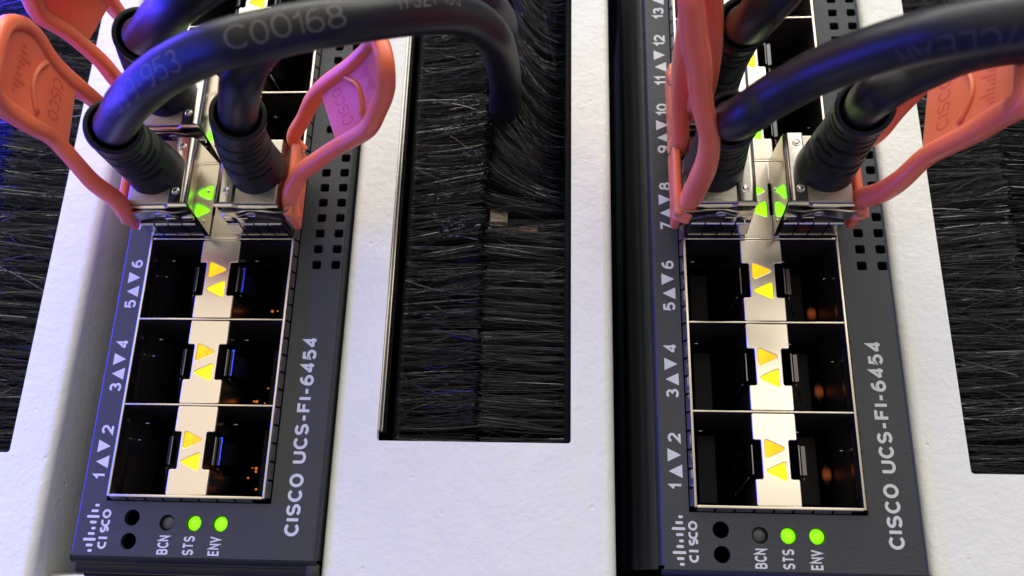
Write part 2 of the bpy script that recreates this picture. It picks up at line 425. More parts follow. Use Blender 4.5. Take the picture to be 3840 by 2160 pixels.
lp, lo = panel('brush_panel', -70.0, -11.5, -60.0, -18.8, 6.6, 'white rack panel with rounded edge at far left, partly behind the left orange pull tabs', foldl=False)
link('brush_holder', box('brush_holder', -20.0 - lo[0], -18.9 - lo[0], 6.8 - lo[1], 108, -14, -8.8, M['holder'], 0.2), lp)
rows = brush_rows(-19.9, -33.0, 6.7, 112, 4400, PZ - 8, PZ - 3.4, 0.6, 21)
V, F = bristles(rows, 3); o_ = link('bristles', mesh_from('bristles', rel(V, lo), F, M['bristle'], True), lp); o_['kind'] = 'stuff'
rows = brush_rows(-59, -35.0, 6.7, 112, 1500, PZ - 8, PZ - 3.4, 0.8, 22)
V, F = bristles(rows, 4); o_ = link('bristles', mesh_from('bristles', rel(V, lo), F, M['bristle'], True), lp); o_['kind'] = 'stuff'

rp, ro = panel('brush_panel', 123.5, 180.0, 131.4, 172.0, 5.8, 'white rack panel at far right beside the right switch, black bristles in its slot', foldr=False)
link('brush_holder', box('brush_holder', 131.5 - ro[0], 132.6 - ro[0], 6.0 - ro[1], 108, -14, -8.8, M['holder'], 0.2), rp)
rows = brush_rows(132.5, 145.6, 5.9, 112, 4800, PZ - 8, PZ - 3.4, 0.7, 31, zj=0.6)
V, F = bristles(rows, 5); o_ = link('bristles', mesh_from('bristles', rel(V, ro), F, M['bristle'], True), rp); o_['kind'] = 'stuff'
rows = brush_rows(171, 146.4, 5.9, 112, 1200, PZ - 8, PZ - 3.4, 0.8, 32)
V, F = bristles(rows, 6); o_ = link('bristles', mesh_from('bristles', rel(V, ro), F, M['bristle'], True), rp); o_['kind'] = 'stuff'

# small card seen through the gap in the bristles
cd = empty('label_card', (61, 50, -9.5), 'cream and pink card glimpsed behind the gap in the middle brush', 'card')
link('card', box('card', -4, -0.9, -1.0, 2.6, -0.2, 0, M['cream']), cd)
link('pink_band', box('pink_band', -4, 4.5, -2.2, -1.05, -0.2, 0.0, M['pink']), cd)

# horizontal rail under the left switch
rail = empty('rack_rail', (0, -14, -6), 'silver rounded rail running below the left switch at the bottom edge', 'rail')
link('rail_body', box('rail_body', -11, 40, -6, 2.6, -6, 0, M['steel'], 1.0, seg=4), rail)

# ------------------------------------------------------------------ network switch
NCOL = 7; PITCH = 14.25
def make_switch(label):
    t = empty('network_switch', (0, 0, 0), label, 'network switch', 'rack network switches')
    # ---- face plate, with real openings
    holes = [[(-0.75, -0.75), (25.45, -0.75), (25.45, 112), (-0.75, 112)]]
    holes += [circle(3.8, -3.2, 1.22), circle(3.8, -6.7, 1.22)]
    holes += [circle(9.45, -3.85, 1.2), circle(13.65, -3.85, 1.2), circle(17.8, -3.85, 1.2)]
    k = 0
    while 38.6 + 2.87 * k < 112:
        y = 38.6 + 2.87 * k
        for x in (28.65, 31.9):
            if not (59 < y < 62 or 73 < y < 76): holes.append(rrect(x - 0.78, x + 0.78, y - 0.76, y + 0.76, 0.32))
        k += 1
    outer = [(-4.65, -8.9), (32.7, -8.9), (32.7, 116), (-4.65, 116)]
    link('faceplate', curve_mesh('faceplate', [outer] + holes, -1.5, 1.0, M['face']), t)
    # bevelled rims of the bezel
    def strip(name, pts, m, y0=-8.9, y1=116):
        vs = []; fs = []
        for x, z in pts: vs += [(x, y0, z), (x, y1, z)]
        for i in range(len(pts) - 1): fs.append((2 * i, 2 * i + 1, 2 * i + 3, 2 * i + 2))
        return link(name, mesh_from(name, vs, fs, m, True, 50), t)
    strip('bezel_edge', [(-4.65, -1.5), (-4.85, -1.56), (-5.0, -1.75), (-5.05, -2.2), (-5.1, -6)], M['face'], -8.4)
    strip('bezel_edge', [(32.7, -1.5), (33.1, -1.65), (33.35, -2.1), (33.4, -2.6), (33.4, -9)], M['face'])
    strip('side_rail', [(-5.1, -6), (-5.9, -6.4), (-6.1, -7), (-6.1, -12), (-6.6, -12.4), (-6.7, -13), (-6.7, -19), (-7.4, -19.6), (-7.7, -20.6), (-7.7, -33), (-7.0, -34), (-7.0, -60)], M['face'])
    vs = []; fs = []
    prof = [(-8.9, -1.5), (-9.5, -1.75), (-10.0, -2.4), (-10.15, -3.1), (-10.2, -3.6), (-11.2, -3.9), (-11.5, -4.4), (-11.5, -9)]
    for y, z in prof: vs += [(-5.1, y, z), (33.4, y, z)]
    for i in range(len(prof) - 1): fs.append((2 * i, 2 * i + 2, 2 * i + 3, 2 * i + 1))
    link('lower_lip', mesh_from('lower_lip', vs, fs, M['chassis'], True, 50), t)
    box('corner_block', 31.6, 33.6, -11.6, -9.3, -3.6, -1.9, M['chassis'], 0.4, t)
    box('chassis', -5.0, 33.3, -9.0, 116, -70, -14.5, M['void'], 0, t)
    # sheet behind the vent holes
    box('vent_backing', 26.2, 33.2, 36, 116, -9.0, -6.5, M['void'], 0, t)
    # mesh behind the vents: slanted struts
    bm = bmesh.new(); y = 37.2
    while y < 114:
        add_box(bm, 31.2, 33.0, y, y + 0.4, -5.5, -3.2); y += 2.87
    link('vent_ribs', bm_mesh('vent_ribs', bm, M['chassis']), t)
    # ---- port cage
    x0, x1 = -0.1, 24.8
    H = NCOL * PITCH
    def wall(name, a, b, c, d, z0=-12, z1=0.0, m='nickel', bev=0.08):
        return box(name, a, b, c, d, z0, z1, M[m], bev, t)
    wall('cage_wall', x0, x0 + 0.38, -0.1, H, -4); wall('cage_wall', x1 - 0.38, x1, -0.1, H, -4)
    wall('cage_wall', x0 + 0.4, x1 - 0.4, -0.2, 0.2, -4)
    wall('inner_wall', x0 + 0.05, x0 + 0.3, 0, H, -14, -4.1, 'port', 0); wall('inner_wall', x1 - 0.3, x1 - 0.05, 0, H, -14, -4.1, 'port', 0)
    dv = box('divider', x0 + 0.4, x1 - 0.4, -0.13, 0.13, -1.2, -0.04, M['nickel'], 0.05)
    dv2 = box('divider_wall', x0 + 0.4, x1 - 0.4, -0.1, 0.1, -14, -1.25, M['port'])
    for c in range(1, NCOL + 1):
        link('divider', dv, t, (0, c * PITCH, 0)); link('divider_wall', dv2, t, (0, c * PITCH, 0))
    # centre strip, one plate per pair of ports
    ys = (0.22, 4.15, 9.95, PITCH - 0.22)
    A, B_, a2, b2 = 9.1, 15.6, 10.25, 14.35
    outl = rpoly([(A, ys[0]), (B_, ys[0]), (B_, ys[1]), (b2, ys[1]), (b2, ys[2]), (B_, ys[2]), (B_, ys[3]), (A, ys[3]), (A, ys[2]), (a2, ys[2]), (a2, ys[1]), (A, ys[1])], 0.28, 3)
    tri1 = rpoly([(10.8, 10.15), (10.8, 7.2), (14.0, 8.68)], 0.36); tri2 = rpoly([(13.8, 6.85), (13.8, 3.8), (10.55, 5.3)], 0.36)
    strip_me = curve_mesh('light_strip', [outl, tri1, tri2], -0.08, 0.34, M['nickel'], 0.13, 2)
    skirt = bmesh.new()
    for xx in (A, B_):
        s_ = 0.1 if xx == A else -0.1
        for ya, yb in ((ys[0] + .2, ys[1] - .15), (ys[2] + .15, ys[3] - .2)):
            add_box(skirt, min(xx, xx + s_), max(xx, xx + s_), ya, yb, -9, -0.36)
    for xx in (a2 + .15, b2 - .15): add_box(skirt, xx - 0.05, xx + 0.05, ys[1] + .1, ys[2] - .1, -9, -0.36)
    skirt_me = bm_mesh('strip_skirt', skirt, M['steel'])
    lens1 = curve_mesh('port_light', [rpoly([(10.6, 10.4), (10.6, 6.9), (14.1, 8.68)], 0.3)], -0.42, 0.5, M['amber'])
    lens2 = curve_mesh('port_light', [rpoly([(13.95, 7.0), (13.95, 3.6), (10.4, 5.3)], 0.3)], -0.42, 0.5, M['yellow'])
    g1 = lens1.copy(); g1.materials[0] = M['green']; g2 = lens2.copy(); g2.materials[0] = M['green']
    # sprung latch tongues inside each opening next to the strip
    def tongue(side):
        xb = B_ + 0.15 if side > 0 else A - 0.15
        vs = []; fs = []
        prof = [(-0.35, 0.0), (-0.9, 0.15), (-2.6, 0.5), (-4.8, 1.6), (-6.2, 1.9)]
        for z, dx in prof:
            ya = 4.8 + (-z) * 0.16; yb_ = 9.3 - (-z) * 0.16
            vs += [(xb + side * dx, ya, z), (xb + side * dx, yb_, z), (xb + side * (dx + 0.16), yb_, z), (xb + side * (dx + 0.16), ya, z)]
        for i in range(len(prof) - 1):
            for k2 in range(4): fs.append((4 * i + k2, 4 * i + (k2 + 1) % 4, 4 * i + 4 + (k2 + 1) % 4, 4 * i + 4 + k2))
        fs += [(0, 1, 2, 3), tuple(4 * (len(prof) - 1) + q for q in (3, 2, 1, 0))]
        # folded lip on top of the tongue
        o_ = len(vs)
        for xx, zz in ((xb + side * 0.5, -0.88), (xb + side * (1.05 if side > 0 else 0.68), -0.65)):
            vs += [(xx, 4.9, zz), (xx, 9.2, zz), (xx, 9.2, zz - 0.15), (xx, 4.9, zz - 0.15)]
        fs += [(o_, o_ + 4, o_ + 5, o_ + 1), (o_ + 1, o_ + 5, o_ + 6, o_ + 2), (o_ + 2, o_ + 6, o_ + 7, o_ + 3), (o_ + 3, o_ + 7, o_ + 4, o_), (o_, o_ + 1, o_ + 2, o_ + 3), (o_ + 4, o_ + 7, o_ + 6, o_ + 5)]
        # long spring arm
        o_ = len(vs)
        for (yy, zz, dx) in ((4.5, -1.0, 0.6), (4.3, -1.1, 0.6), (2.2, -4.2, 2.0), (2.35, -4.1, 2.0)):
            vs += [(xb + side * dx, yy, zz), (xb + side * (dx + .18), yy, zz)]
        fs += [(o_, o_ + 1, o_ + 3, o_ + 2), (o_ + 2, o_ + 3, o_ + 5, o_ + 4), (o_ + 4, o_ + 5, o_ + 7, o_ + 6), (o_ + 6, o_ + 7, o_ + 1, o_)]
        return mesh_from('latch_spring', vs, fs, M['clip'])
    tg = (tongue(1), tongue(-1))
    # port floors with the edge connector in them
    floor_me = box('port_floor', 0.3, 24.4, 0.1, PITCH - 0.1, -14.4, -14.0, M['void'])
    bm = bmesh.new()
    for xa in (2.6, 19.0):
        add_box(bm, xa, xa + 3.0, 1.6, 12.6, -14.0, -13.0, 0.1, 1)
        for q in range(10): add_box(bm, xa + 0.4, xa + 1.2, 2.2 + q, 2.5 + q, -13.0, -12.9)
    dm = bmesh.new()
    for xa, ya, za in ((2.0, 12.0, -5.0), (16.9, 12.0, -5.0), (0.55, 9.4, -6.0), (23.9, 9.4, -6.0)):
        r_ = bmesh.ops.create_uvsphere(dm, u_segments=10, v_segments=6, radius=0.3)
        for v in r_['verts']: v.co = Vector((v.co.x * 1.6 + xa, v.co.y * 0.5 + ya, v.co.z + za))
    dimple_me = bm_mesh('contact_dimple', dm, M['steel'])
    conn_me = bm_mesh('port_connector', bm, M['conn'])
    for c in range(NCOL):
        o = (0, c * PITCH, 0)
        link('light_strip', strip_me, t, o); link('strip_skirt', skirt_me, t, o)
        link('port_light', g1 if c in (3, 4) else lens1, t, o); link('port_light', g2 if c in (3, 4) else lens2, t, o)
        link('port_floor', floor_me, t, o); link('port_connector', conn_me, t, o); link('contact_dimple', dimple_me, t, o)
        for m_ in tg: link('latch_spring', m_, t, o)
    # grounding fingers outside the cage
    def finger(p0, p1, horiz):
        vs = []
        if horiz:   # along x, on the bottom side
            for y, z in ((-0.22, -0.12), (-0.30, -0.3), (-0.62, -1.1), (-0.60, -1.45)): vs += [(p0, y, z), (p1, y, z)]
        else:
            for x, z in ((0.05, -0.12), (0.12, -0.3), (0.50, -1.1), (0.48, -1.45)): vs += [(x, p0, z), (x, p1, z)]
        fs = [(0, 1, 3, 2), (2, 3, 5, 4), (4, 5, 7, 6)]
        return vs, fs
    vs, fs = finger(0, 2.5, True); fb = mesh_from('gasket_finger', vs, fs, M['steel'], True)
    for k in range(8): link('gasket_finger', fb, t, (2.85 * k + 0.3 if k else 0.3, 0, 0))
    vs, fs = finger(0, 2.5, False); fr_ = mesh_from('gasket_finger', vs, fs, M['steel'], True)
    fl_ = mesh_from('gasket_finger', [(-v[0], v[1], v[2]) for v in vs], fs, M['steel'], True)
    for k in range(int(H / 2.85)):
        link('gasket_finger', fr_, t, (x1, 2.85 * k + 0.05, 0)); link('gasket_finger', fl_, t, (x0, 2.85 * k + 0.05, 0))
    # ---- status lights
    def dome(m):
        bm = bmesh.new(); bmesh.ops.create_uvsphere(bm, u_segments=24, v_segments=12, radius=1.12)
        for v in bm.verts: v.co.z = v.co.z * 0.35 if v.co.z > 0 else v.co.z * 0.9
        return bm_mesh('status_light', bm, m)
    dl = dome(M['lime'])
    o = link('status_light', dome(M['led_off']), t, (9.45, -3.85, -2.3)); o['label'] = 'unlit grey beacon light'
    link('status_light', dl, t, (13.65, -3.85, -2.2)); link('status_light', dl, t, (17.8, -3.85, -2.2))
    box('light_housing', 7.5, 20.0, -6, -2, -4.2, -3.4, M['void'], 0, t)
    box('hole_backing', 2.2, 5.4, -8.4, -1.6, -7, -6, M['void'], 0, t)
    # ---- print
    ZT = -1.5 + 0.012
    for s_, yy in (('BCN', -7.15), ('STS', -7.15), ('ENV', -7.15)):
        xx = {'BCN': 9.35, 'STS': 13.35, 'ENV': 17.35}[s_]
        link('light_caption', text_mesh('light_caption', s_, xx, yy, ZT, 1.75, 2.8, M['white_ink'], 0.19, 0.30), t)
    link('model_lettering', text_mesh('model_lettering', 'CISCO UCS-FI-6454', 29.05, 10.15, ZT, 2.25, 31.2, M['white_ink'], 0.205, 0.34), t)
    def num(s_, y): link('port_number', text_mesh('port_number', s_, -2.55, y, ZT, 1.95, None, M['white_ink'], 0.19, 0.28), t)
    up_me = mesh_from('arrow_mark', [(-3.65, -1.0, ZT), (-1.6, 0.0, ZT), (-3.65, 1.0, ZT)], [(0, 1, 2)], M['white_ink'])
    dn_me = mesh_from('arrow_mark', [(-1.5, -1.0, ZT), (-1.5, 1.0, ZT), (-3.55, 0.0, ZT)], [(0, 1, 2)], M['white_ink'])
    for c in range(NCOL):
        b = c * PITCH
        w1 = 2 * c + 1; w2 = 2 * c + 2
        num(str(w1), b + 3.0 - (0.6 if w1 > 9 else 0)); num(str(w2), b + 10.2 + (0.6 if w2 > 9 else 0))
        link('arrow_mark', dn_me, t, (0, b + 5.25, 0)); link('arrow_mark', up_me, t, (0, b + 7.7, 0))
    # maker's mark: nine bars and the word below
    for yy, xa in ((-1.45, -2.4), (-2.3, -2.85), (-3.15, -3.4), (-4.0, -2.8), (-4.9, -2.4), (-5.7, -2.8), (-6.55, -3.4), (-7.4, -2.8), (-8.2, -2.4)):
        link('logo_bar', curve_mesh('logo_bar', [rrect(xa, -1.7 if xa > -3.3 else -1.4, yy - 0.2, yy + 0.2, 0.19)], ZT, 0.01, M['white_ink']), t)
    def stroke(pts, wd=0.34):
        L = []; Rr = []
        P = [Vector((p[0], p[1])) for p in pts]
        for i in range(len(P)):
            T = (P[min(i + 1, len(P) - 1)] - P[max(i - 1, 0)]).normalized(); N = Vector((-T.y, T.x)) * wd / 2
            L.append(P[i] + N); Rr.append(P[i] - N)
        vs = [(p.x, p.y, ZT) for p in L + Rr]; n = len(P)
        return vs, [(i, i + 1, n + i + 1, n + i) for i in range(n - 1)]
    def arc(cx, cy, r, a0, a1, n=14): return [(cx + r * math.cos(math.radians(a0 + (a1 - a0) * i / n)), cy + r * math.sin(math.radians(a0 + (a1 - a0) * i / n))) for i in range(n + 1)]
    word = [stroke(arc(-0.3, -2.7, 0.52, 0, 360, 24)), stroke([(-0.82, -3.62)] + arc(-0.3, -3.95, 0.52, 180, 360) + [(0.22, -3.62)]),
            stroke([(-0.82, -4.75), (-0.82, -5.05)] + arc(-0.56, -5.1, 0.26, 180, 330, 8) + [(-0.2, -4.98)] + arc(-0.04, -4.95, 0.26, 150, 0, 8) + [(0.22, -5.3)]),
            stroke([(-0.98, -6.3), (0.38, -6.3)]), stroke([(-0.82, -6.9)] + arc(-0.3, -7.25, 0.52, 180, 360) + [(0.22, -6.9)])]
    V, F = merge(*word); link('logo_lettering', mesh_from('logo_lettering', V, F, M['white_ink']), t)
    return t
sw = make_switch('left one of the two dark grey network switches, its centre strip dull beige')
sw2 = sw.copy(); COL.objects.link(sw2); sw2.location = Vector((89.9, 0.06, 0)) * S
for ch in list(sw.children):
    c = ch.copy(); COL.objects.link(c); c.parent = sw2
for c in range(3):      # added glowing domes for amber reflections deep in the right switch's ports
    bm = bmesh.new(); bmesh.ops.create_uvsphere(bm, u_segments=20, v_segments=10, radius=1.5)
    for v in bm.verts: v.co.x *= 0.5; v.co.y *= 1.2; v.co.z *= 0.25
    link('reflected_glow', bm_mesh('reflected_glow', bm, M['port_glow']), sw2, (23.5, c * PITCH + 6.6 - c * 0.5, -13.6))
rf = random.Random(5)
for c in range(3):      # added glowing balls for small amber reflections in the left switch's ports
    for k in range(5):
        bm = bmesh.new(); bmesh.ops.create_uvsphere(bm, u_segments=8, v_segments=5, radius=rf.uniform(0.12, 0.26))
        link('reflected_speck', bm_mesh('reflected_speck', bm, M['speck']), sw, (rf.uniform(17.4, 19.8), c * PITCH + rf.uniform(1.8, 6.0), -10.5))
sw2['label'] = 'right one of the two dark grey network switches, port numbers up to 13 showing'

# ------------------------------------------------------------------ cable assemblies
def shell_parts(root, o, row):
    """row 0: ports on the left row; row 1 mirrored. u runs from the outer side to the centre strip"""
    def X(u): return (u - 0.1) if row == 0 else (24.8 - u)
    def bx(name, u0, u1, y0, y1, z0, z1, m, bev, **k):
        a, b = sorted((X(u0), X(u1)))
        return link(name, box(name, a - o[0], b - o[0], y0 - o[1], y1 - o[1], z0 - o[2], z1 - o[2], m, bev, **k), root)
    def ms(name, vs, fs, m, sm=False, auto=None):
        vs = [(X(v[0]) - o[0], v[1] - o[1], v[2] - o[2]) for v in vs]
        if row == 1: fs = [f[::-1] for f in fs]
        return link(name, mesh_from(name, vs, fs, m, sm, auto), root)
    bx('shell_body', 0.5, 9.0, 0.5, 13.6, -6, 5.2, M['port'], 0.1)
    bx('shell_head', 0.2, 9.9, 1.9, 13.5, 4.6, 9.9, M['cast'], 0.3, seg=3)
    # folded cover: rounded edge towards the strip, side wall down to the port
    prof = [(7.1, 10.02), (7.25, 10.35), (7.5, 10.45), (9.2, 10.45)]
    for i in range(6):
        a = math.radians(90 - 18 * i); prof.append((9.2 + 1.0 * math.cos(a), 9.45 + 1.0 * math.sin(a)))
    prof.append((10.2, 5.0)); prof.append((10.2, 0.3))
    vs = []; fs = []
    for u, z in prof:
        ya = 2.0 if z > 9.3 else 2.0 - 1.5 * (9.3 - z) / 9.0; yb = 13.6 if z > 9.3 else 13.6 + 0.3 * (9.3 - z) / 9
        vs += [(u, ya, z), (u, yb, z)]
    for i in range(len(prof) - 1): fs.append((2 * i, 2 * i + 1, 2 * i + 3, 2 * i + 2))
    ms('shell_cover', vs, fs, M['cover'], True, 40)
    for (ry) in (4.0, 11.9):
        bm = bmesh.new()
        n = 20
        ring = [(8.25 + 0.55 * math.cos(2 * math.pi * i / n), ry + 0.55 * math.sin(2 * math.pi * i / n), 10.47) for i in range(n)]
        V, F = sweep([Vector(p) for p in ring], lambda i, a: 0.10, 8, close=True)
        V2, F2 = sweep([Vector((8.25, ry, 10.3)), Vector((8.25, ry, 10.50)), Vector((8.25, ry, 10.58))], lambda i, a: (0.36, 0.36, 0.2)[i], 16)
        V, F = merge((V, F), (V2, F2)); bm.free()
        ms('rivet', V, F, M['steel'], True, 50)
    # rivets on the side wall
    for ry in (1.9, 7.4):
        V2, F2 = sweep([Vector((10.1, ry, 3.0)), Vector((10.35, ry, 3.0)), Vector((10.45, ry, 3.0))], lambda i, a: (0.3, 0.3, 0.15)[i], 12)
        ms('side_rivet', V2, F2, M['steel'], True, 50)
    # stamped lip along the near edge of the head
    path = [Vector(p) for p in ((0.1, 1.85, 9.4), (2.5, 1.8, 9.5), (6.4, 1.8, 9.6), (7.2, 1.75, 10.25), (10.15, 1.75, 10.3))]
    vs = []; fs = []
    for p in path: vs += [(p.x, p.y, p.z), (p.x, p.y - 0.35, p.z - 0.1), (p.x, p.y - 0.35, p.z - 0.5), (p.x, p.y, p.z - 0.5)]
    for i in range(len(path) - 1):
        for k in range(4): fs.append((4 * i + k, 4 * i + (k + 1) % 4, 4 * i + 4 + (k + 1) % 4, 4 * i + 4 + k))
    fs += [(0, 1, 2, 3), (16, 17, 18, 19)]
    ms('stamped_lip', vs, fs, M['steel'])
    # latch bail: a wavy stamped plate in front of the head, curling out past the outer side
    pts = catmull([(-1.5, 2.3, 8.5), (-1.35, 1.35, 8.5), (0.2, 0.95, 8.5), (3.0, 1.25, 8.5), (5.0, 1.35, 8.5), (6.5, 1.05, 8.5), (7.6, 0.95, 8.5), (10.0, 1.3, 8.5)], 6)
    vs = []; fs = []
    for i, p in enumerate(pts):
        t_ = i / (len(pts) - 1); zl = 6.2 - 0.6 * math.sin(t_ * 3.1) if t_ < 0.8 else 6.6
        for z, dy in ((8.75, 0.12), (8.75, -0.16), (8.5, -0.2), (zl, -0.1), (zl, 0.12)): vs.append((p.x, p.y + dy, z))
    for i in range(len(pts) - 1):
        for k in range(5): fs.append((5 * i + k, 5 * i + (k + 1) % 5, 5 * i + 5 + (k + 1) % 5, 5 * i + 5 + k))
    lb = ms('latch_bail', vs, fs, M['steel'], True, 40)
    ring = [Vector((5.0 + 0.75 * math.cos(2 * math.pi * i / 20), 1.08, 7.4 + 0.55 * math.sin(2 * math.pi * i / 20))) for i in range(20)]
    V, F = sweep(ring, lambda i, a: 0.09, 8, close=True); ms('embossed_ring', V, F, M['steel'], True)
    bx('latch_tongue', 5.6, 7.4, 0.5, 0.7, 4.4, 7.2, M['steel'], 0.08)
    bx('latch_pin', 8.2, 10.0, 0.7, 1.4, 5.8, 7.0, M['steel'], 0.2)
    # grounding collar fingers
    sf_vs = []; sf_fs = []
    prof = [(0.55, 5.2), (0.38, 5.15), (0.30, 4.85), (0.32, 4.7), (0.20, 3.0), (0.14, 1.2), (0.45, 0.35), (0.6, 0.1)]
    for y, z in prof: sf_vs += [(0, y, z), (2.25, y, z)]
    for i in range(len(prof) - 1): sf_fs.append((2 * i, 2 * i + 1, 2 * i + 3, 2 * i + 2))
    for k in range(4):
        u = 0.65 + k * 2.35
        if k == 3: pass
        ms('spring_finger', [(u + v[0] * 0.93, v[1], v[2]) for v in sf_vs], sf_fs, M['steel'], True, 60)
    # collar on the outer side
    vs = []; fs = []
    for y0 in (1.2, 4.2, 7.2, 10.2):
        b_ = len(vs)
        for (u, z) in ((0.55, 5.2), (0.3, 5.0), (0.05, 2.4), (0.3, 0.3)): vs += [(u, y0, z), (u, y0 + 2.5, z)]
        for i in range(3): fs.append((b_ + 2 * i, b_ + 2 * i + 1, b_ + 2 * i + 3, b_ + 2 * i + 2))
    ms('side_collar', vs, fs, M['steel'])

def local(pt, o): return Vector(pt) - Vector(o)

def make_boot(root, o, base, rim, rimdir):
    b = Vector(base); r = Vector(rim); d = Vector(rimdir).normalized()
    n = 96; path = []; L = (r - b).length
    for i in range(n + 1):
        t = i / n; p1 = b + Vector((0, 0, 1)) * L * 0.4; p2 = r - d * L * 0.35
        path.append(b * (1 - t) ** 3 + p1 * 3 * t * (1 - t) ** 2 + p2 * 3 * t * t * (1 - t) + r * t ** 3)
    path = [p - Vector(o) for p in path]
    fr = frames(path, (0, 1, 0))
    def rad(i, a):
        t = i / n; R0 = 4.55 * (1 - t) + 3.72 * t
        R0 -= 0.22 * max(0.0, math.sin(t * math.pi))
        if t > 0.88: R0 += 0.18
        mm = t * 100
        if 85.5 < mm < 88: R0 -= 0.25                                   # step under the rim
        for g in (70.0, 50.0, 30.0):                                    # thin ring grooves
            if abs(mm - g) < 2.2: R0 -= 0.55
        for g, ph in ((79.5, 0.3), (60.0, 1.6), (40.0, 0.2), (21.0, 1.5)):   # short slots between them
            if abs(mm - g) < 2.3 and math.cos(3 * a + ph) > 0.25: R0 -= 0.6
        return R0
    vs, fs = sweep(path, rad, 64, fr, cap=False)
    # rolled rim and hollow
    T, N, B = fr[-1]; e = path[-1]; base_i = len(vs) - 64
    for off, rr in ((0.18, 3.70), (0.25, 3.5), (0.18, 3.28), (-0.6, 3.15), (-4.0, 3.0)):
        for k in range(64):
            a = 2 * math.pi * k / 64; vs.append(e + T * off + (N * math.cos(a) + B * math.sin(a)) * rr)
        s = len(vs) - 64
        for k in range(64): fs.append((s - 64 + k, s - 64 + (k + 1) % 64, s + (k + 1) % 64, s + k))
    return link('strain_relief', mesh_from('strain_relief', vs, fs, M['rubber'], True, 45), root)

def make_cable(root, o, pts, inner, r=2.7, prints=()):
    path = [Vector(inner)] + [Vector(p) for p in pts]
    path = smooth_path(catmull(path, 10), 14)
    path = [p - Vector(o) for p in path]
    fr = frames(path, (0, 0, 1))
    vs, fs = sweep(path, lambda i, a: r, 32, fr)
    cab = link('cable', mesh_from('cable', vs, fs, M['jacket'], True, 60), root)
    cum = [0.0]
    for i in range(1, len(path)): cum.append(cum[-1] + (path[i] - path[i - 1]).length)
    for s_, s0, capk, ang0, flip, mname, spacing in prints:
        V, F = text_geo(s_, 0.085, 0.20)
        out = []
        for v in V:
            uu = v[0] * capk * spacing; vv = (v[1] - 0.5) * capk
            s = s0 - uu if flip else s0 + uu
            s = min(max(s, 0.01), cum[-1] - 0.01)
            lo_ = 0
            while cum[lo_ + 1] < s: lo_ += 1
            t = (s - cum[lo_]) / (cum[lo_ + 1] - cum[lo_])
            P = path[lo_].lerp(path[lo_ + 1], t); T = fr[lo_][0].lerp(fr[lo_ + 1][0], t).normalized()
            # outward direction that faces where the print sits, kept perpendicular to the cable
            N = Vector(ang0); N = (N - T * N.dot(T)).normalized(); Bv = N.cross(T)   # points up the letters
            if flip: Bv = -Bv
            a = vv / r
            out.append(P + (N * math.cos(a) + Bv * math.sin(a)) * (r + 0.02 + 0.008 * v[2]))
        F2 = F
        link('printed_text', mesh_from('printed_text', out, F2, M[mname], True), cab)
    return cab

